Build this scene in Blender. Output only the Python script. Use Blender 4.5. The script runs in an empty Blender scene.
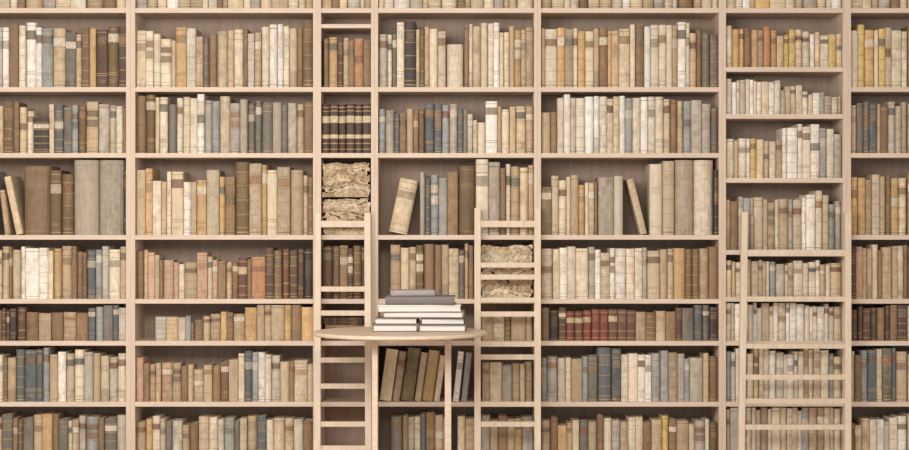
import bpy, math, random, re
from mathutils import Vector, Matrix
R = random.Random(23)
scene = bpy.context.scene
scene.view_settings.view_transform = 'Standard'
S = 0.005; CZ = 1.325; D = 9.0
def X(px, y=0.0): return (px-454.5)*S*(D+y)/D
def Z(py, y=0.0): return CZ-(py-225)*S*(D+y)/D
coll = scene.collection

# ---------------------------------------------------------------- materials
def lin(c):
    r = []
    for v in c[:3]:
        v = v/255.0
        r.append(v/12.92 if v <= 0.04045 else ((v+0.055)/1.055)**2.4)
    return tuple(r)

def new_mat(name):
    m = bpy.data.materials.new(name); m.use_nodes = True
    nt = m.node_tree
    for n in list(nt.nodes): nt.nodes.remove(n)
    out = nt.nodes.new('ShaderNodeOutputMaterial')
    b = nt.nodes.new('ShaderNodeBsdfPrincipled')
    nt.links.new(b.outputs[0], out.inputs[0])
    return m, nt, b

def wood(name, c1, c2, rough=0.6, stretch=(3, 3, 40)):
    m, nt, b = new_mat(name)
    tc = nt.nodes.new('ShaderNodeTexCoord'); mp = nt.nodes.new('ShaderNodeMapping')
    mp.inputs['Scale'].default_value = stretch
    oi = nt.nodes.new('ShaderNodeObjectInfo')
    va = nt.nodes.new('ShaderNodeVectorMath'); va.operation = 'ADD'
    nt.links.new(tc.outputs['Object'], va.inputs[0]); nt.links.new(oi.outputs['Location'], va.inputs[1])
    nt.links.new(va.outputs[0], mp.inputs[0])
    n = nt.nodes.new('ShaderNodeTexNoise'); n.inputs['Scale'].default_value = 2.0
    n.inputs['Detail'].default_value = 6; n.inputs['Distortion'].default_value = 0.6
    nt.links.new(mp.outputs[0], n.inputs['Vector'])
    r = nt.nodes.new('ShaderNodeValToRGB')
    r.color_ramp.elements[0].position = 0.3; r.color_ramp.elements[1].position = 0.7
    r.color_ramp.elements[0].color = (*lin(c1), 1); r.color_ramp.elements[1].color = (*lin(c2), 1)
    nt.links.new(n.outputs[0], r.inputs[0]); nt.links.new(r.outputs[0], b.inputs['Base Color'])
    b.inputs['Roughness'].default_value = rough
    bp = nt.nodes.new('ShaderNodeBump'); bp.inputs['Strength'].default_value = 0.08
    nt.links.new(n.outputs[0], bp.inputs['Height']); nt.links.new(bp.outputs[0], b.inputs['Normal'])
    return m
M_POST = wood('pale_ash_upright', (203, 183, 163), (217, 198, 179), stretch=(40, 40, 2))
M_SHELF = wood('pale_ash_shelf', (207, 187, 167), (221, 202, 184), stretch=(2, 40, 40))
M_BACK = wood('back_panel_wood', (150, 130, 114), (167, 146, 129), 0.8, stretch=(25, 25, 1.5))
M_LAD = wood('ladder_wood', (209, 190, 166), (224, 207, 185), stretch=(25, 25, 2))
M_TAB = wood('table_wood', (207, 187, 163), (223, 205, 183), stretch=(3, 30, 30))
M_FLOOR = wood('floor_wood', (150, 120, 92), (175, 145, 115), 0.5, stretch=(2, 14, 2))

def plaster(name, c):
    m, nt, b = new_mat(name)
    n = nt.nodes.new('ShaderNodeTexNoise'); n.inputs['Scale'].default_value = 8
    r = nt.nodes.new('ShaderNodeValToRGB')
    a = lin(c)
    r.color_ramp.elements[0].color = (a[0]*.94, a[1]*.94, a[2]*.94, 1); r.color_ramp.elements[1].color = (*a, 1)
    nt.links.new(n.outputs[0], r.inputs[0]); nt.links.new(r.outputs[0], b.inputs['Base Color'])
    b.inputs['Roughness'].default_value = 0.9
    return m
M_WALL = plaster('plaster_wall', (215, 203, 190)); M_CEIL = plaster('plaster_ceiling', (235, 230, 222))

def book_mat():
    m, nt, b = new_mat('aged_book_binding')
    L = nt.links.new; N = nt.nodes.new
    at = N('ShaderNodeAttribute'); at.attribute_name = 'col'
    uv = N('ShaderNodeUVMap'); uv.uv_map = 'UVMap'
    def noise(sx, sy, detail=4, rough=.6):
        mp = N('ShaderNodeMapping'); mp.inputs['Scale'].default_value = (sx, sy, 1)
        L(uv.outputs[0], mp.inputs[0])
        n = N('ShaderNodeTexNoise'); n.inputs['Scale'].default_value = 1.0
        n.inputs['Detail'].default_value = detail; n.inputs['Roughness'].default_value = rough
        L(mp.outputs[0], n.inputs['Vector']); return n
    def mrange(src, a, c, lo, hi):
        mr = N('ShaderNodeMapRange')
        for i, v in enumerate((a, c, lo, hi)): mr.inputs[i+1].default_value = v
        L(src, mr.inputs[0]); return mr
    def mul(colsock, fac):
        vm = N('ShaderNodeVectorMath'); vm.operation = 'SCALE'
        L(colsock, vm.inputs[0]); L(fac, vm.inputs['Scale']); return vm.outputs[0]
    n1 = noise(46, 24, 6, .65); n2 = noise(150, 7, 4); n3 = noise(230, 170, 2, .5); n4 = noise(1.1, 1.1, 0); n5 = noise(16, 9, 5, .6)
    per = mrange(n4.outputs[0], .35, .65, .35, 1)
    w1 = N('ShaderNodeMix'); w1.data_type = 'FLOAT'; w1.inputs[2].default_value = 1.0
    L(per.outputs[0], w1.inputs[0]); L(mrange(n1.outputs[0], .3, .7, .72, 1.2).outputs[0], w1.inputs[3])
    c = mul(at.outputs['Color'], w1.outputs[0])
    c = mul(c, mrange(n2.outputs[0], .3, .7, .87, 1.08).outputs[0])
    st = N('ShaderNodeMix'); st.data_type = 'RGBA'; st.blend_type = 'MULTIPLY'
    st.inputs[7].default_value = (.66, .56, .46, 1)
    sm = N('ShaderNodeMath'); sm.operation = 'MULTIPLY'; L(per.outputs[0], sm.inputs[0])
    L(mrange(n5.outputs[0], .48, .7, 0, .7).outputs[0], sm.inputs[1])
    L(sm.outputs[0], st.inputs[0]); L(c, st.inputs[6]); c = st.outputs[2]
    bw = N('ShaderNodeRGBToBW'); L(at.outputs['Color'], bw.inputs[0])
    gt = mrange(bw.outputs[0], .15, .18, 0, 1)
    mx = N('ShaderNodeMix'); mx.data_type = 'RGBA'
    mx.inputs[6].default_value = (*lin((184, 156, 110)), 1); mx.inputs[7].default_value = (*lin((100, 77, 58)), 1)
    L(gt.outputs[0], mx.inputs[0])
    tm = mrange(n3.outputs[0], .48, .6, 0, .58)
    mm = N('ShaderNodeMath'); mm.operation = 'MULTIPLY'; L(tm.outputs[0], mm.inputs[0]); L(at.outputs['Alpha'], mm.inputs[1])
    fx = N('ShaderNodeMix'); fx.data_type = 'RGBA'
    L(mm.outputs[0], fx.inputs[0]); L(c, fx.inputs[6]); L(mx.outputs[2], fx.inputs[7])
    L(fx.outputs[2], b.inputs['Base Color']); b.inputs['Roughness'].default_value = .6
    bp = N('ShaderNodeBump'); bp.inputs['Strength'].default_value = .12; bp.inputs['Distance'].default_value = .002
    L(n1.outputs[0], bp.inputs['Height']); L(bp.outputs[0], b.inputs['Normal'])
    return m
M_BOOK = book_mat()
def pages_mat():
    m, nt, b = new_mat('paper_page_edges')
    tc = nt.nodes.new('ShaderNodeTexCoord'); w = nt.nodes.new('ShaderNodeTexWave')
    w.bands_direction = 'Z'; w.inputs['Scale'].default_value = 120; w.inputs['Distortion'].default_value = .5
    nt.links.new(tc.outputs['Object'], w.inputs['Vector'])
    r = nt.nodes.new('ShaderNodeValToRGB')
    r.color_ramp.elements[0].color = (*lin((205, 199, 190)), 1); r.color_ramp.elements[1].color = (*lin((234, 229, 221)), 1)
    nt.links.new(w.outputs[0], r.inputs[0]); nt.links.new(r.outputs[0], b.inputs['Base Color'])
    b.inputs['Roughness'].default_value = .9; return m
M_PAGE = pages_mat()

# ---------------------------------------------------------------- helpers
def link(o, parent=None):
    coll.objects.link(o)
    if parent is not None:
        o.parent = parent
        o.matrix_parent_inverse = Matrix.Translation(parent.location).inverted()
    return o
def empty(name, loc, label, cat, group=None):
    e = bpy.data.objects.new(name, None); e.location = loc; e.empty_display_size = .1
    e['label'] = label; e['category'] = cat
    if group: e['group'] = group
    coll.objects.link(e); return e
import bmesh
def box(name, x0, x1, y0, y1, z0, z1, mat, parent=None, bev=0.0015, shear=None):
    cx, cy, cz = (x0+x1)/2, (y0+y1)/2, (z0+z1)/2
    bm = bmesh.new(); bmesh.ops.create_cube(bm, size=1)
    for v in bm.verts:
        t = v.co.z+.5
        v.co.x *= (x1-x0); v.co.y *= (y1-y0); v.co.z *= (z1-z0)
        if shear: v.co.x += shear[0]*(t-.5); v.co.y += shear[1]*(t-.5)
    if bev: bmesh.ops.bevel(bm, geom=bm.edges[:], offset=bev, segments=2, affect='EDGES', profile=.7)
    me = bpy.data.meshes.new(name); bm.to_mesh(me); bm.free(); me.materials.append(mat)
    o = bpy.data.objects.new(name, me); o.location = (cx, cy, cz)
    return link(o, parent)

# ---------------------------------------------------------------- room
for nm, a, m in (('floor', (-6, 6, -10.5, .45, -.1, 0), M_FLOOR),
                 ('wall_back', (-6, 6, .33, .45, 0, 2.9), M_WALL),
                 ('ceiling', (-6, 6, -10.5, .45, 2.9, 3.0), M_CEIL)):
    o = box(nm, *a, m, bev=0); o['kind'] = 'structure'

# ---------------------------------------------------------------- bookcases
STD = [8, 87, 153, 235, 299, 341, 402, 463]
BAYS = {
 'A': (-52, 126, STD), 'B': (135, 313, STD), 'C': (321, 371, [8, 24]+STD[1:]), 'D': (378, 534, STD),
 'E': (541, 719, STD), 'F': (726, 843, [8, 67, 114, 178, 250, 297, 341, 402, 463]), 'G': (851, 1029, STD)}
keys = 'ABCDEFG'
TOPZ = 2.8
for i, k in enumerate(keys):
    x0, x1, sh = BAYS[k]
    lx = x0-8 if i == 0 else (BAYS[keys[i-1]][1]+x0)/2
    rx = x1+8 if i == 6 else (BAYS[keys[i+1]][0]+x1)/2
    wd = 'narrow' if x1-x0 < 100 else 'wide'
    e = empty('bookcase', (X((x0+x1)/2), .14, 0), 'tall %s pale ash wood open bookcase filled with old books' % wd if k != 'C'
              else 'tall narrow pale wood bookcase with a ladder leaning on it', 'bookcase', 'pale wood bookcases along the wall')
    g = .0002
    box('side_panel', X(lx)+g, X(x0), 0, .285, 0, TOPZ, M_POST, e, .0008)
    box('side_panel', X(x1), X(rx)-g, 0, .285, 0, TOPZ, M_POST, e, .0008)
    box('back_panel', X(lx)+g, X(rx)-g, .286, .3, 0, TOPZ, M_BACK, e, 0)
    for py in sh:
        th = .0235 if py != 24 else .02
        box('shelf_board', X(x0), X(x1), .003, .284, Z(py)-th, Z(py), M_SHELF, e)
    box('top_board', X(x0), X(x1), 0.003, .284, TOPZ-.03, TOPZ, M_SHELF, e)
    box('plinth', X(x0), X(x1), .02, .04, 0, Z(463)-.028, M_SHELF, e)

# ---------------------------------------------------------------- books
PAL = {'c': ((222, 209, 186), 'cream'), 'w': ((237, 231, 220), 'off-white'), 't': ((191, 168, 137), 'tan'),
 'o': ((202, 169, 122), 'honey-coloured'), 'b': ((142, 115, 86), 'brown'), 'd': ((92, 72, 57), 'dark brown'),
 'k': ((66, 57, 51), 'near-black'), 'g': ((188, 179, 163), 'grey-beige'), 'G': ((124, 117, 105), 'dark grey'),
 'n': ((100, 104, 104), 'slate blue'), 'l': ((160, 161, 156), 'light grey-blue'), 'r': ((128, 70, 58), 'red'),
 'p': ((200, 166, 139), 'pinkish tan'), 'y': ((212, 185, 122), 'yellow'), 's': ((209, 191, 161), 'sand-coloured'),
 'e': ((182, 136, 98), 'orange-brown'), 'a': ((134, 121, 88), 'olive'), 'h': ((174, 161, 143), 'weathered taupe'),
 'm': ((116, 95, 66), 'olive-brown'), 'q': ((80, 62, 49), 'dark brown cream-banded'),
 'u': ((208, 197, 177), 'plain pale'), 'R': ((112, 80, 62), 'red-brown')}
def jit(c, a=.13):
    f = 1+R.uniform(-a, a); h = R.uniform(-.03, .03)
    return (max(0, c[0]*f*(1+h)), max(0, c[1]*f), max(0, c[2]*f*(1-h)))
def mulc(c, f): return tuple(min(1, v*f) for v in c)
def mixc(a, b, t): return tuple(a[i]*(1-t)+b[i]*t for i in range(3))
GOLD = lin((192, 162, 112))

def design(base, h, lum, w, key):
    """non-overlapping spine features (z0,z1,colour,textmask,offset)"""
    dark = lum < .17
    line = mixc(GOLD, base, .15) if dark else mulc(base, .45)
    soft = mixc(base, line, .5)
    acc = R.choice([lin((116, 70, 56)), lin((90, 78, 64)), lin((96, 99, 95)), lin((230, 219, 199)), lin((230, 219, 199)), lin((158, 126, 90)), lin((136, 110, 84))])
    t = R.random(); F = []
    if dark: t *= .6
    if w > .085: t = .97 if t < .7 else .6
    if key == 'q':
        cr = lin((214, 196, 164))
        for f in (.08, .2, .86, .94): F.append((f*h-.002, f*h+.002, GOLD, 0, .001))
        F += [(.3*h, .38*h, cr, .5, .0004), (.62*h, .76*h, cr, .7, .0004)]
    elif key in 'uh':
        F += [(.06*h, .066*h, soft, 0, 0), (.72*h, .76*h, base, .5, 0), (.93*h, .936*h, soft, 0, 0)]
    elif key in 'rR':
        F += [(.08*h, .1*h, line, 0, .001), (.3*h, .32*h, line, 0, .001), (.6*h, .78*h, lin((206, 184, 150)) if R.random() < .4 else base, .9, .0003), (.9*h, .92*h, line, 0, .001)]
    elif t < .26:
        for f in (.1, .28, .48, .68, .86):
            F.append((f*h-.003, f*h+.003, mixc(base, line, .35 if not dark else .55), 0, .0028))
        F.append((.70*h+.002, .84*h-.002, mixc(acc, base, .1) if R.random() < .6 else base, .9, .0004))
        if R.random() < .5: F.append((.50*h+.002, .66*h-.002, mixc(acc, base, .25) if R.random() < .4 else base, .8, .0003))
        F.append((.03*h, .045*h, line, 0, 0))
    elif t < .34:
        F += [(.04*h, .05*h, line, 0, 0), (.45*h, .78*h, base, .5, 0), (.93*h, .945*h, line, 0, 0)]
    elif t < .5:
        F += [(.74*h, .88*h, mixc(acc, base, .2), .9, .0004), (.08*h, .14*h, base, .9, 0), (.2*h, .21*h, line, 0, 0), (.235*h, .245*h, line, 0, 0), (.95*h, .96*h, line, 0, 0)]
    elif t < .64:
        F += [(.03*h, .042*h, line, 0, 0), (.06*h, .066*h, line, 0, 0), (.64*h, .78*h, mixc(acc, base, .5), .9, 0),
              (.82*h, .83*h, line, 0, 0), (.93*h, .94*h, line, 0, 0), (.12*h, .19*h, base, .9, 0)]
    elif t < .71:
        a, b_ = R.uniform(.5, .6), R.uniform(.68, .82)
        F += [(a*h, b_*h, base, .8, 0), (.1*h, .13*h, base, .8, 0)]
    elif t < .75:
        F += [(0.001, .28*h, mixc(base, acc, .35), .2, 0), (.66*h, .8*h, base, .8, 0)]
    elif t < .87:
        F += [(.1*h, .12*h, soft, 0, 0), (.3*h, .315*h, soft, 0, 0), (.5*h, .52*h, soft, 0, 0), (.84*h, .86*h, soft, 0, 0), (.62*h, .74*h, base, .8, 0)]
    elif t < .89: F += [(.08*h, .92*h, base, .4, 0)]
    else: F += [(.05*h, .058*h, soft, 0, 0), (.68*h, .76*h, base, .7, 0), (.945*h, .953*h, soft, 0, 0)]
    F.sort(key=lambda q: q[0])
    segs = []; z = 0
    for f in F:
        if f[0] > z+1e-5: segs.append((z, f[0], base, 0, 0))
        elif f[0] < z-1e-5: continue
        segs.append(f); z = f[1]
    segs.append((z, h, base, 0, 0)); return segs

def book_geo(w, h, d, bulge, base, key='c'):
    lum = .3*base[0]+.6*base[1]+.1*base[2]
    segs = design(base, h, lum, w, key)
    n = 8; V = []; F = []; C = []; tc = min(.0028, w*.15); side = mulc(base, .93)
    page = jit(lin((222, 206, 176)))
    def ring(z, off, ins=0):
        idx = []
        pts = [(-w/2+ins, d)]
        for i in range(n+1):
            a = -math.pi/2+math.pi*i/n
            s = math.sin(a)
            pts.append((s*(w/2-ins), bulge*(1-math.cos(a))+ins-off*(1-.5*s*s)))
        pts.append((w/2-ins, d))
        for x, y in pts: idx.append(len(V)); V.append((x, y, z))
        return idx
    def q(f, c, a=0): F.append(f); C.append((c[0], c[1], c[2], a))
    prev = None
    for (z0, z1, c, a, off) in segs:
        r0 = ring(z0, off); r1 = ring(z1, off)
        if prev and abs(prev[1]-off) > 1e-6:
            for j in range(1, n+1): q((prev[0][j], prev[0][j+1], r0[j+1], r0[j]), c)
        for j in range(n+2):
            sp = 1 <= j <= n
            q((r0[j], r0[j+1], r1[j+1], r1[j]), c if sp else side, a if (3 <= j <= n-2) else 0)
        prev = (r1, off)
        if z0 == 0: first = r0
    top = prev[0]; it = ring(h, 0, tc); ip = ring(h-.004, 0, tc)
    for j in range(n+2):
        q((top[j], top[j+1], it[j+1], it[j]), side)
        q((it[j], it[j+1], ip[j+1], ip[j]), side)
    q(tuple(ip), page); q(tuple(reversed(first)), side)
    ib = ring(0, 0, tc)
    q((top[0], it[0], ib[0], first[0]), side); q((it[-1], top[-1], first[-1], ib[-1]), side)
    q((ip[0], ip[-1], ib[-1], ib[0]), page)
    return V, F, C

def make_mesh(name, parts, mats=(M_BOOK,)):
    VV = []; FF = []; CC = []; UU = []
    for V, F, C, M, u0 in parts:
        b = len(VV)
        for v in V: VV.append(tuple(M @ Vector(v)) if M else v); UU.append((v[0]+u0+v[1]*.7, v[2]+u0*.37))
        for f in F: FF.append(tuple(i+b for i in f))
        CC += C
    me = bpy.data.meshes.new(name); me.from_pydata(VV, [], FF)
    ca = me.color_attributes.new('col', 'FLOAT_COLOR', 'CORNER'); uv = me.uv_layers.new(name='UVMap')
    cd = []; ud = []
    for p, c in zip(me.polygons, CC):
        for li in p.loop_indices:
            cd += c; ud += UU[me.loops[li].vertex_index]
    ca.data.foreach_set('color', cd); uv.data.foreach_set('uv', ud)
    me.materials.append(mats[0]); me.update(); return me

ALL = []
ORD = ['top', 'second', 'third', 'fourth', 'fifth', 'sixth', 'seventh', 'eighth', 'ninth']
def ceil_of(k, base):
    ab = [s for s in BAYS[k][2] if s < base-15]
    return max(ab)+6.2 if ab else -1000
def add_book(x0, x1, base, top, key, row, lean=0, depth=None, bay=None):
    w = (x1-x0)*S-.0008
    if bay: top = max(top, ceil_of(bay, base)+(1.5 if lean else 0))
    h = (base-top)*S
    col = jit(lin(PAL[key][0]), .18 if key in 'tsgbGo' else .1); nm = PAL[key][1]
    d = depth or min(.225, h*.72+R.uniform(-.01, .01)); bul = R.choice([.008, .012, .016, .022])*min(1, w/.04)
    if w > .08: bul = .035
    yy = .016+R.uniform(0, .014)
    if d+yy > .275: d = .275-yy
    geo = book_geo(w, h, d, bul, col, key)
    if lean:
        ang = math.radians(lean); px = -w/2 if lean < 0 else w/2
        M = Matrix.Translation((X((x0+x1)/2)+px, yy, Z(base)+.0003)) @ Matrix.Rotation(ang, 4, 'Y') @ Matrix.Translation((-px, 0, 0))
    else:
        M = Matrix.Translation((X((x0+x1)/2), yy, Z(base)+.0003))
    size = 'tall ' if h > .3 else ('small ' if h < .2 else '')
    thick = 'thick ' if w > .07 else ('slim ' if w < .03 else '')
    lab = '%s%s%s old book %s' % (size, thick, nm, 'leaning on its shelf neighbours' if lean else 'standing upright on a wooden shelf')
    vis = max(0, min(909, x1)-max(0, x0))*max(0, min(450, base)-max(0, top))
    if lean: vis *= 1.5
    ALL.append((vis, geo, M, lab.strip(), 'old books on the %s shelf' % ORD[min(row, 8)]))
def add_lying(x0, x1, base, th, key, row):
    L = (x1-x0)*S; w = th*S-.0008; col = jit(lin(PAL[key][0])); d = R.uniform(.15, .2)
    geo = book_geo(w, L, d, .005, col, key)
    M = Matrix.Translation((X(x0), .03+R.uniform(0, .015), Z(base)+w/2+.0004)) @ Matrix.Rotation(math.pi/2, 4, 'Y')
    ALL.append(((x1-x0)*th, geo, M, '%s old book lying flat in a stack on the shelf' % PAL[key][1], 'old books on the %s shelf' % ORD[min(row, 8)]))

def fill(k, row, base, spec, x0=None, x1=None):
    a, b, _ = BAYS[k]
    if x0 is None: x0 = max(0, a) if k != 'A' else -5
    if x1 is None: x1 = b
    toks = spec.split(); tot = sum(float(re.match(r'[^/]+/([\d.]+)', t).group(1)) for t in toks)
    f = (x1-x0-.6)/tot; x = x0+.3
    for t in toks:
        m = re.match(r'([^/]+)/([\d.]+)(?::(-?[\d.]+))?(?:~([\d.]+))?', t)
        L, wd, tp, jt = m.group(1), float(m.group(2))*f, m.group(3), float(m.group(4) or 2.4)
        if L[0] == '_': x += wd; continue
        ws = [R.choice([.5, .7, .85, 1, 1.15, 1.5]) if jt >= 1 else 1 for _ in L]; sw = sum(ws)
        for c, wi in zip(L, ws):
            bw = wd*wi/sw; j = R.uniform(-jt, jt) if len(L) > 1 else 0
            add_book(x, x+bw, base, float(tp)+j, c, row, bay=k); x += bw

def generic(k, x0, x1):
    for r, b in enumerate(STD):
        t = [-40, 28, 104, 172, 248, 309, 353, 415][r]
        n = int((x1-x0)/9); fill(k, r, b, ''.join(R.choice('ccsstgobtwlG') for _ in range(n))+'/%d:%d~3' % (x1-x0, t), x0, x1)

# ---- top row
for k, s in (('A', 'scbtgsctbs/126:-42'), ('B', 'gscwstcgbtscgstcst/178:-40'), ('C', 'tbsgct/50:-38'), ('D', 'scwgtscbtscgtsc/156:-41'),
             ('E', 'tscgbstcwstgscbtsc/178:-40'), ('F', 'scwtysctgscw/117:-40')):
    fill(k, 0, 8, s)
fill('G', 0, 8, 'sctgbs/58:-40', 851, 909)
# ---- bay A
fill('A', 1, 87, 'g/6:27 w/7:27 b/10:24 c/7:25 w/11:22 w/6:27 l/12:28 t/13:28 G/11:32 t/6:34 m/8:27 o/7:28 d/12:29 m/12:26 d/8:26')
fill('A', 2, 153, 'tmb/23:104 s/7:107 c/7:111 k/16:118 s/5:104 nG/18:104 l/6:105 mt/20:103 gs/18:104 c/7:106 b/4:108')
fill('A', 3, 235, '_/26 b/27:166 m/11:170 m/12:174 h/25:160 h/25:160 k/3:170')
add_book(15, 22, 235, 176, 's', 3, lean=-12); add_book(3, 9, 235, 190, 't', 3, lean=-7)
fill('A', 4, 299, 'stb/16:248 s/8:250 ww/18:249 w/10:248 s/5:251 otb/24:247 bm/10:251 n/9:250 l/6:250 gct/25:248')
fill('A', 5, 341, 'bdRkR/29:310 btbtb/62:313~.9 nlGn/30:306 g/8:308')
fill('A', 6, 402, 'cbt/19:357 nn/20:348 nl/13:349 t/8:355 ws/16:352 cgt/26:352 sg/17:357 c/9:354')
fill('A', 7, 463, 'tGb/21:417 mGt/24:418 ob/16:416 Gs/14:420 tgl/26:418 bG/18:417 g/10:416')
generic('A', -51, -6)
# ---- bay B
fill('B', 1, 87, 's/10:30 cc/16:33 cs/16:38 o/11:27 c/10:28 tG/14:38 b/8:34 st/18:30 sb/15:31 gt/14:34 cw/17:26 wc/13:24 s/8:28 b/6:27 m/11:20')
fill('B', 2, 153, 'bm/19:96 sc/12:96 G/9:104 cs/13:99 cw/14:96 gl/15:99 s/10:96 g/10:103 hG/15:101 GG/17:102 hG/15:103 gtb/25:103')
fill('B', 3, 235, 'to/16:170 ct/15:181 cs/16:172 w/8:182 to/15:180 s/13:170 ob/16:178 m/14:162 to/18:165 s/10:170 t/13:167 t/13:170 tb/10:175')
fill('B', 4, 299, 'bt/12:249 pt/12:253 bp/14:259 pct/24:262 ps/16:255 pbt/20:260 b/6:262 Rbe/28:257 d/9:248 bRd/24:251 dk/16:247')
fill('B', 5, 341, '_/19 gtgl/36:318 Gb/12:320 tt/18:316 o/6:312 bt/18:313 ot/20:306 tt/20:305 obo/29:306')
fill('B', 6, 402, 'p/7:358 bt/12:366 tpt/24:364 bt/12:367 s/10:370 tb/16:366 m/8:362 t/9:360 c/6:354 nl/13:353 wc/13:354 g/8:356 tb/14:360 ss/18:363')
fill('B', 7, 463, 'to/16:421 cs/13:419 Gg/16:420 tb/16:424 s/10:417 cg/15:418 lG/15:421 st/17:419 n/9:417 cs/18:420 tg/18:418 b/10:421')
# ---- bay C
fill('C', 1, 87, '_/2 bo/14:38 d/6:36 tbe/20:39 b/8:40', 321, 371)
fill('C', 2, 153, 'qqqqqq/48:104~.6', 321, 371)
fill('C', 4, 299, 'dmbdmd/48:247~2', 321, 371)
for b_, th, a_, c_, ky in ((341, 8, 323, 366, 'd'), (333, 8, 325, 368, 'b'), (325, 7, 323, 362, 'd')): add_lying(a_, c_, b_, th, ky, 5)
# ---- bay D
fill('D', 1, 87, 'gc/14:33 G/5:33 c/8:22 k/12:21 sm/9:28 tc/14:28 s/8:31', 378, 446)
fill('D', 1, 87, 'u/17:44', 446, 464)
fill('D', 1, 87, 'b/5:24 cs/12:25 ccw/20:21 cs/10:30 tos/18:28 t/8:27', 464, 534)
fill('D', 2, 153, 'lg/16:109 nb/12:112 tbm/18:110 nn/17:105 lg/16:106 nG/10:110 g/5:114 sc/13:120 w/12:101 t/4:106 ct/14:107 st/18:105')
add_book(388, 407, 235, 180, 's', 3, lean=12, depth=.19)
fill('D', 3, 235, 'g/5:172 n/6:178 l/8:175 l/9:178 b/11:172 m/18:166 c/13:158 g/12:162 b/6:168 ct/14:166 st/14:167', 419.5, 534)
fill('D', 4, 299, '_/12 t/10:245 s/9:248 tmb/26:246 bts/24:247 G/6:250 tb/9:246', 378, 474)
fill('D', 5, 341, 'tbsbtg/76:312~2 _/14 ', 378, 468)
fill('D', 5, 341, 'tsbtt/50:314~1.5', 482, 533)
xx = 379
for ww, tp, ky in ((12, 350, 's'), (8, 352, 't'), (13, 349, 'a'), (7, 353, 's'), (11, 351, 'o'), (6, 356, 'c')):
    add_book(xx, xx+ww, 402, tp, ky, 6, lean=8, bay='D'); xx += ww*1.04+.3
for xx, ww, tp, ky in ((453, 6, 352, 'w'), (461, 6, 353, 'l')): add_book(xx, xx+ww, 402, tp, ky, 6, lean=6)
fill('D', 6, 402, 'tsgtst/50:364~1.5', 482, 533)
fill('D', 7, 463, '_/12 Gb/17:417 gs/12:416 nb/14:415 tg/16:418 _/6 st/18:417 cg/14:416 tbt/24:419 og/18:418')
# ---- bay E
fill('E', 1, 87, 'tc/16:29 ot/16:29 cos/20:30 tb/14:29 ots/22:28 cb/14:26 wcc/22:24 ct/11:25 wc/12:24 tb/12:31 G/8:33 G/8:34')
fill('E', 2, 153, 'tb/16:110 cw/13:96 gc/14:98 wwc/22:96 cs/12:98 wl/13:98 cwc/22:96 cs/15:97 bt/13:99 lg/18:101 gG/16:106')
fill('E', 3, 235, 'a/11:187 sc/16:178 st/13:176 oc/11:184 tb/9:182', 541, 598)
fill('E', 3, 235, 'h/16:177 u/10:176', 598, 624)
add_book(641, 648, 235, 178, 's', 3, lean=-14)
fill('E', 3, 235, 'c/13:164 s/12:161 h/19:160 u/20:160 k/4:170', 650, 719)
fill('E', 4, 299, 'cs/18:250 wc/16:249 cgw/24:248 s/9:253 wwc/24:249 cg/12:250 st/20:251 tob/24:250 bt/16:248 b/9:247')
fill('E', 5, 341, 'b/8:308 kd/16:309 rR/16:311~.8 rrr/24:310~.8 RRR/26:310~.8 tbtb/38:312~.8 d/6:308 GnG/26:306 k/8:307')
fill('E', 6, 402, 'lg/16:357 gst/24:360 lG/14:358 n/14:348 n/9:349 c/7:355 cww/22:355 ll/16:353 tg/16:354 lg/18:357 tb/14:356')
fill('E', 7, 463, 'tb/16:420 ot/14:424 sGt/24:421 bc/14:417 gt/16:423 cs/14:419 bt/18:421 yb/14:418 ts/18:423 gc/14:419 m/8:424')
# ---- bay F
fill('F', 1, 67, 'co/14:27 ob/12:29 ot/12:31 eo/14:28 ty/12:34 ys/13:28 cw/13:32 sc/14:34 ys/13:36')
fill('F', 2, 114, 'cww/14:80 gcw/14:81 cws/15:83 wc/12:80 gt/10:88 sc/12:84 cs/10:92 wg/12:91 g/7:96 cs/10:95')
fill('F', 3, 178, 'cs/13:140 cw/12:139 ys/14:138 sc/12:142 t/6:140 ww/16:128 wcw/22:126 lc/14:130 g/8:134')
fill('F', 4, 250, 'tb/13:200 gl/12:198 ts/13:199 st/12:202 ct/13:198 gs/14:201 ww/14:196 cs/13:193 lg/13:203')
fill('F', 5, 297, 'stc/16:262 scst/22:261 clgc/20:264 sc/14:262 ccw/16:262 tcs/20:263')
fill('F', 6, 341, 'cgw/16:305 wcw/14:304 csc/16:306 wcww/22:303 wcw/16:306 cwc/16:305 gs/12:308')
fill('F', 7, 402, 'lgc/14:351 tc/14:354 sccw/22:350 g/7:353 cwc/14:354 ctcs/22:350 cl/13:353 s/8:357')
fill('F', 8, 463, 'tg/14:408 scc/14:406 gtc/14:409 cs/14:407 csc/14:410 lt/14:406 tsgc/22:409')
# ---- bay G
fill('G', 1, 87, 'c/8:30 y/7:24 oc/14:28 ys/13:27 cc/16:30', 851, 909)
fill('G', 2, 153, 'tG/14:104 Gn/14:103 tb/12:105 gst/20:104', 851, 909)
fill('G', 3, 235, 'o/8:177 ot/14:178 st/14:176 bo/13:177 s/9:178', 851, 909)
fill('G', 4, 299, 'd/6:247 pt/12:248 ts/12:247 bt/15:249 tsb/16:247', 851, 909)
fill('G', 5, 341, 'ddRdb/36:308 dbd/22:306', 851, 909)
fill('G', 6, 402, 'cb/11:354 lns/22:350 Gn/14:348 t/11:352', 851, 909)
fill('G', 7, 463, 'bt/12:424 s/8:419 cw/14:418 gc/14:420 w/10:417', 851, 909)
generic('G', 909, 1028)

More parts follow.
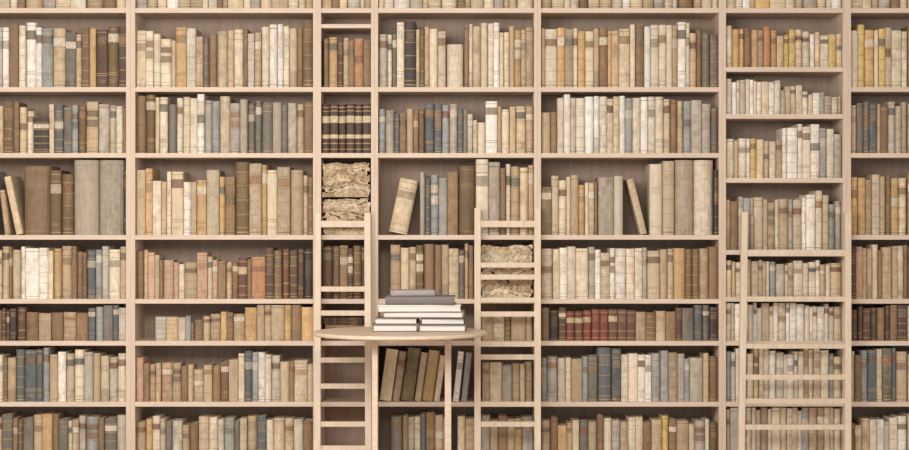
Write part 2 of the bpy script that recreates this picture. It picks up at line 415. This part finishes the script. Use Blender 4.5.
ALL.sort(key=lambda a: -a[0])
NIND = 292
rest = []
for i, (vis, geo, M, lab, grp) in enumerate(ALL):
    u0 = R.uniform(0, 40)
    if i < NIND:
        me = make_mesh('book', [(*geo, None, u0)])
        o = bpy.data.objects.new('book', me); o.matrix_world = M
        o['label'] = lab; o['category'] = 'book'; o['group'] = grp
        coll.objects.link(o)
    else: rest.append((*geo, M, u0))
me = make_mesh('book_rows', rest); o = bpy.data.objects.new('book_rows', me); coll.objects.link(o)
o['kind'] = 'stuff'; o['label'] = 'rows of slim old books filling the bookcase shelves'; o['category'] = 'books'

# ---------------------------------------------------------------- bundles of crumpled old paper
from mathutils import noise as mn
def paper_bundle(x0, x1, base, th, group, step=.012):
    """a lumpy wad of folded sheets: each sheet is a wavy folded strip lying snugly on the one below"""
    W = (x1-x0)*S; H = th*S-.002; d = .19; nl = max(3, int(H/step)); V = []; F = []; C = []
    sd = R.uniform(0, 50); nx = 44
    def hz(u, l):
        if l == 0: return 0
        b = l/nl; e = 1-(2*b-1)**2*.7
        return max(0, min(H, H*(b*.97+.17*e*mn.noise(Vector((u*2.3+sd, b*2.2, 3)))+.05*mn.noise(Vector((u*11+sd, l*2.7, 9)))-.02*(l == nl))))
    for l in range(nl):
        col = jit(lin(R.choice([(216, 196, 166), (228, 210, 182), (198, 174, 142), (212, 190, 158)])), .08)
        ww = W*R.uniform(.9, .985); dd = d*R.uniform(.85, 1); ox = R.uniform(-.5, .5)*(W-ww); ya = R.uniform(0, .008); b = len(V)
        for yi in (0, 1):
            for i in range(nx+1):
                u = i/nx; x = ox+(u-.5)*ww
                z0 = hz(u, l); z1 = max(z0+.0015, hz(u, l+1)-.0003)
                jy = ya+.010*mn.noise(Vector((u*6+sd, l*2.3, 1))) if yi == 0 else ya+dd
                V.append((x, jy, z0)); V.append((x, jy-.004+.014*mn.noise(Vector((u*22, l*3.1, sd))) if yi == 0 else jy, (z0+z1)/2)); V.append((x, jy+.001, z1))
        m = 3*(nx+1)
        for i in range(nx):
            a = b+3*i
            for f in ((a, a+3, a+4, a+1), (a+1, a+4, a+5, a+2), (a+m+3, a+m, a+m+2, a+m+5), (a+2, a+5, a+m+5, a+m+2), (a+3, a, a+m, a+m+3)): F.append(f); C.append((*col, .45))
        F.append((b, b+1, b+2, b+m+2, b+m)); C.append((*col, 0)); e = b+3*nx
        F.append((e+2, e+1, e, e+m, e+m+2)); C.append((*col, 0))
    me = make_mesh('paper_bundle', [(V, F, C, None, R.uniform(0, 40))])
    o = bpy.data.objects.new('paper_bundle', me); o.location = (X((x0+x1)/2), .022, Z(base)+.0005)
    o['label'] = 'crumpled bundle of yellowed old papers stacked on a shelf'; o['category'] = 'paper bundle'; o['group'] = group
    coll.objects.link(o)
for b_, th, a_, c_ in ((235, 38, 321.5, 370.5), (197, 36, 321.5, 370)): paper_bundle(a_, c_, b_, th, 'paper bundles in the narrow bookcase', .014)
for b_, th, a_, c_ in ((299, 56, 480, 533.5),): paper_bundle(a_, c_, b_, th, 'paper bundles beside the round table', .018)

# ---------------------------------------------------------------- table
TY = -.6; TZ = .83
tx = X(400, TY); tr = 87*S*(D+TY)/D
te = empty('round_table', (tx, TY, 0), 'round pale wooden table with slim straight legs holding stacked books', 'table')
def lathe(name, prof, mat, loc, parent, n=72):
    V = []; F = []
    for r, z in prof:
        for i in range(n): V.append((r*math.cos(2*math.pi*i/n), r*math.sin(2*math.pi*i/n), z))
    for k in range(len(prof)-1):
        for i in range(n):
            j = (i+1) % n; F.append((k*n+i, k*n+j, (k+1)*n+j, (k+1)*n+i))
    F.append(tuple(reversed(range(n)))); F.append(tuple(range((len(prof)-1)*n, len(prof)*n)))
    me = bpy.data.meshes.new(name); me.from_pydata(V, [], F); me.materials.append(mat)
    for p in me.polygons: p.use_smooth = len(p.vertices) == 4
    o = bpy.data.objects.new(name, me); o.location = loc; return link(o, parent)
lathe('table_top', [(tr-.02, -.021), (tr-.006, -.0195), (tr-.001, -.016), (tr, -.012), (tr, -.006), (tr-.003, -.001), (tr-.008, 0)], M_TAB, (tx, TY, TZ), te)
lr = 48.5*S*(D+TY)/D
for a in (0, 120, 240):
    ly = TY+lr*math.sin(math.radians(a)); hw = .015 if a == 0 else .0125
    lx = X(448 if a == 0 else 375, ly)
    box('leg', lx-hw, lx+hw, ly-hw, ly+hw, 0, TZ-.021, M_TAB, te, .003)

# ---------------------------------------------------------------- books on the table
def solid(c, name):
    m, nt, b = new_mat(name); n = nt.nodes.new('ShaderNodeTexNoise'); n.inputs['Scale'].default_value = 90
    r = nt.nodes.new('ShaderNodeValToRGB'); a = lin(c)
    r.color_ramp.elements[0].color = (a[0]*.85, a[1]*.85, a[2]*.85, 1); r.color_ramp.elements[1].color = (*a, 1)
    nt.links.new(n.outputs[0], r.inputs[0]); nt.links.new(r.outputs[0], b.inputs['Base Color']); b.inputs['Roughness'].default_value = .55
    return m
MW = solid((230, 226, 220), 'white_cover'); MD = solid((114, 107, 104), 'charcoal_cover'); MLV = solid((164, 156, 156), 'mauve_grey_cover'); MG = solid((132, 124, 120), 'taupe_cover'); MQ = solid((88, 82, 80), 'dark_cover')
def table_book(x0, x1, z, th, d, rot, mat, label, pages_front=True):
    k = (D+TY)/D*S; w = (x1-x0)*k; h = th*k-.0006; cx = X((x0+x1)/2, TY)
    e = empty('book', (cx, TY, z), label, 'book', 'books stacked on the round table')
    t = .0052
    sgn = 1 if pages_front else -1
    n = 6
    outer = [(-d/2, 0)]+[(d/2+.006*math.sin(math.pi*i/n), h/2-h/2*math.cos(math.pi*i/n)) for i in range(n+1)]+[(-d/2, h)]
    hi = h-2*t
    inner = [(-d/2, t)]+[(d/2-.004+.006*math.sin(math.pi*i/n), h/2-hi/2*math.cos(math.pi*i/n)) for i in range(n+1)]+[(-d/2, h-t)]
    V = []; F = []; m = len(outer)
    for xx in (-w/2, w/2):
        for y, zz in outer: V.append((xx, y*sgn, zz))
        for y, zz in inner: V.append((xx, y*sgn, zz))
    q = 2*m
    for j in range(m-1):
        F += [(j, j+1, q+j+1, q+j), (m+j+1, m+j, q+m+j, q+m+j+1), (j+1, j, m+j, m+j+1), (q+j, q+j+1, q+m+j+1, q+m+j)]
    F += [(0, m, q+m, q), (m-1, 2*m-1, q+2*m-1, q+m-1)]
    me = bpy.data.meshes.new('cover'); me.from_pydata(V, [], F); me.materials.append(mat)
    bm = bmesh.new(); bm.from_mesh(me); bmesh.ops.recalc_face_normals(bm, faces=bm.faces); bm.to_mesh(me); bm.free()
    c = bpy.data.objects.new('cover', me); coll.objects.link(c); c.parent = e
    p = box('page_block', -w/2+.004, w/2-.004, (-d/2+.004) if sgn > 0 else (-d/2+.002), (d/2-.002) if sgn > 0 else (d/2-.004), t+.0001, h-t-.0001, M_PAGE, None, 0)
    p.parent = e
    e.rotation_euler = (0, 0, math.radians(rot))
    return z+th*k
zl = TZ+.0005
a = table_book(373, 417, zl, 7.5, .17, 2, MD, 'charcoal hardback book with white page edges on the table', True)
b = table_book(376, 418, a, 6.5, .17, -2, MG, 'taupe hardback book with white page edges in a stack', True)
a2 = table_book(420, 466, zl, 7, .17, -2, MG, 'taupe hardback book with visible white pages on the table', True)
b2 = table_book(421, 464, a2, 7, .17, 1, MQ, 'dark hardback book with white page edges in a stack', True)
zt = max(b, b2)
c = table_book(385, 464, zt, 6.5, .2, -3, MG, 'large taupe book bridging two piles of books', True)
d_ = table_book(378, 460, c, 6.5, .2, 3, MW, 'large white book lying under a charcoal book', True)
e_ = table_book(387, 455, d_, 8.5, .19, -3, MD, 'thick charcoal grey hardback book lying flat', False)
f_ = table_book(391, 433, e_, 6, .15, 7, MLV, 'small mauve-grey book on top of the stack', False)

# ---------------------------------------------------------------- ladders
def ladder(xl_t, xl_b, xr_t, xr_b, top, rungs, ytop, ybot, label, rw=6.2, rth=5.0):
    zt = Z(top); e = empty('library_ladder', (X((xl_b+xr_b)/2), ybot, 0), label, 'ladder', 'wooden ladders leaning on the bookcases')
    def yy(z): return ybot+(ytop-ybot)*z/zt
    hw = rw*S/2; yt = .018
    def ext(xt, xb): return xb+(xb-xt)*(490-450)/(450-top)
    ls = []
    for xt, xb in ((xl_t, xl_b), (xr_t, xr_b)):
        X0 = X(ext(xt, xb), ybot); X1 = X(xt, ytop); ls.append((X0, X1)); xm = (X0+X1)/2; ym = (ytop+ybot)/2
        box('rail', xm-hw, xm+hw, ym-yt, ym+yt, 0, zt, M_LAD, e, .002, (X1-X0, ytop-ybot))
    for py in rungs:
        z = Z(py, -.12); y = yy(z); z = Z(py, y); y = yy(z); t = z/zt
        xa = ls[0][0]+(ls[0][1]-ls[0][0])*t+hw; xb = ls[1][0]+(ls[1][1]-ls[1][0])*t-hw
        th = rth*S/2*(1.3 if py == rungs[0] else 1)
        box('rung', xa-.001, xb+.001, y-.013, y+.013, z-th, z+th, M_LAD, e, .002)
ladder(318, 317.5, 367.5, 368.5, 213, [224, 289, 313, 360, 386, 424, 448], -.024, -.2, 'pale wooden library ladder leaning on a narrow bookcase')
ladder(477.5, 477.5, 537.5, 537.5, 208, [224, 265, 277, 300, 314, 344, 357, 404, 424], -.024, -.2, 'pale wooden library ladder with close rungs beside the table')
ladder(744.5, 741, 847.5, 847.5, 212, [253, 299, 346, 377, 401, 427], -.024, -.2, 'wide pale wooden ladder leaning on a bookcase')

# ---------------------------------------------------------------- light
w = bpy.data.worlds.new('World'); scene.world = w; w.use_nodes = True
bg = w.node_tree.nodes['Background']; bg.inputs[0].default_value = (1, .985, .965, 1); bg.inputs[1].default_value = 1.25
def area(name, loc, target, sx, sy, e, col):
    l = bpy.data.lights.new(name, 'AREA'); l.shape = 'RECTANGLE'; l.size = sx; l.size_y = sy; l.energy = e; l.color = col
    o = bpy.data.objects.new(name, l); o.location = loc
    o.rotation_euler = (Vector(target)-Vector(loc)).to_track_quat('-Z', 'Y').to_euler(); coll.objects.link(o)
area('ceiling_softbox', (-1.2, -4.6, 2.6), (0, 0, .9), 3.6, 1.4, 225, (1, .97, .925))
cam = bpy.data.cameras.new('camera'); co = bpy.data.objects.new('camera', cam); coll.objects.link(co)
co.location = (0, -D, CZ); co.rotation_euler = (math.pi/2, 0, 0)
cam.sensor_width = 36; cam.lens = 36*D/(909*S); scene.camera = co
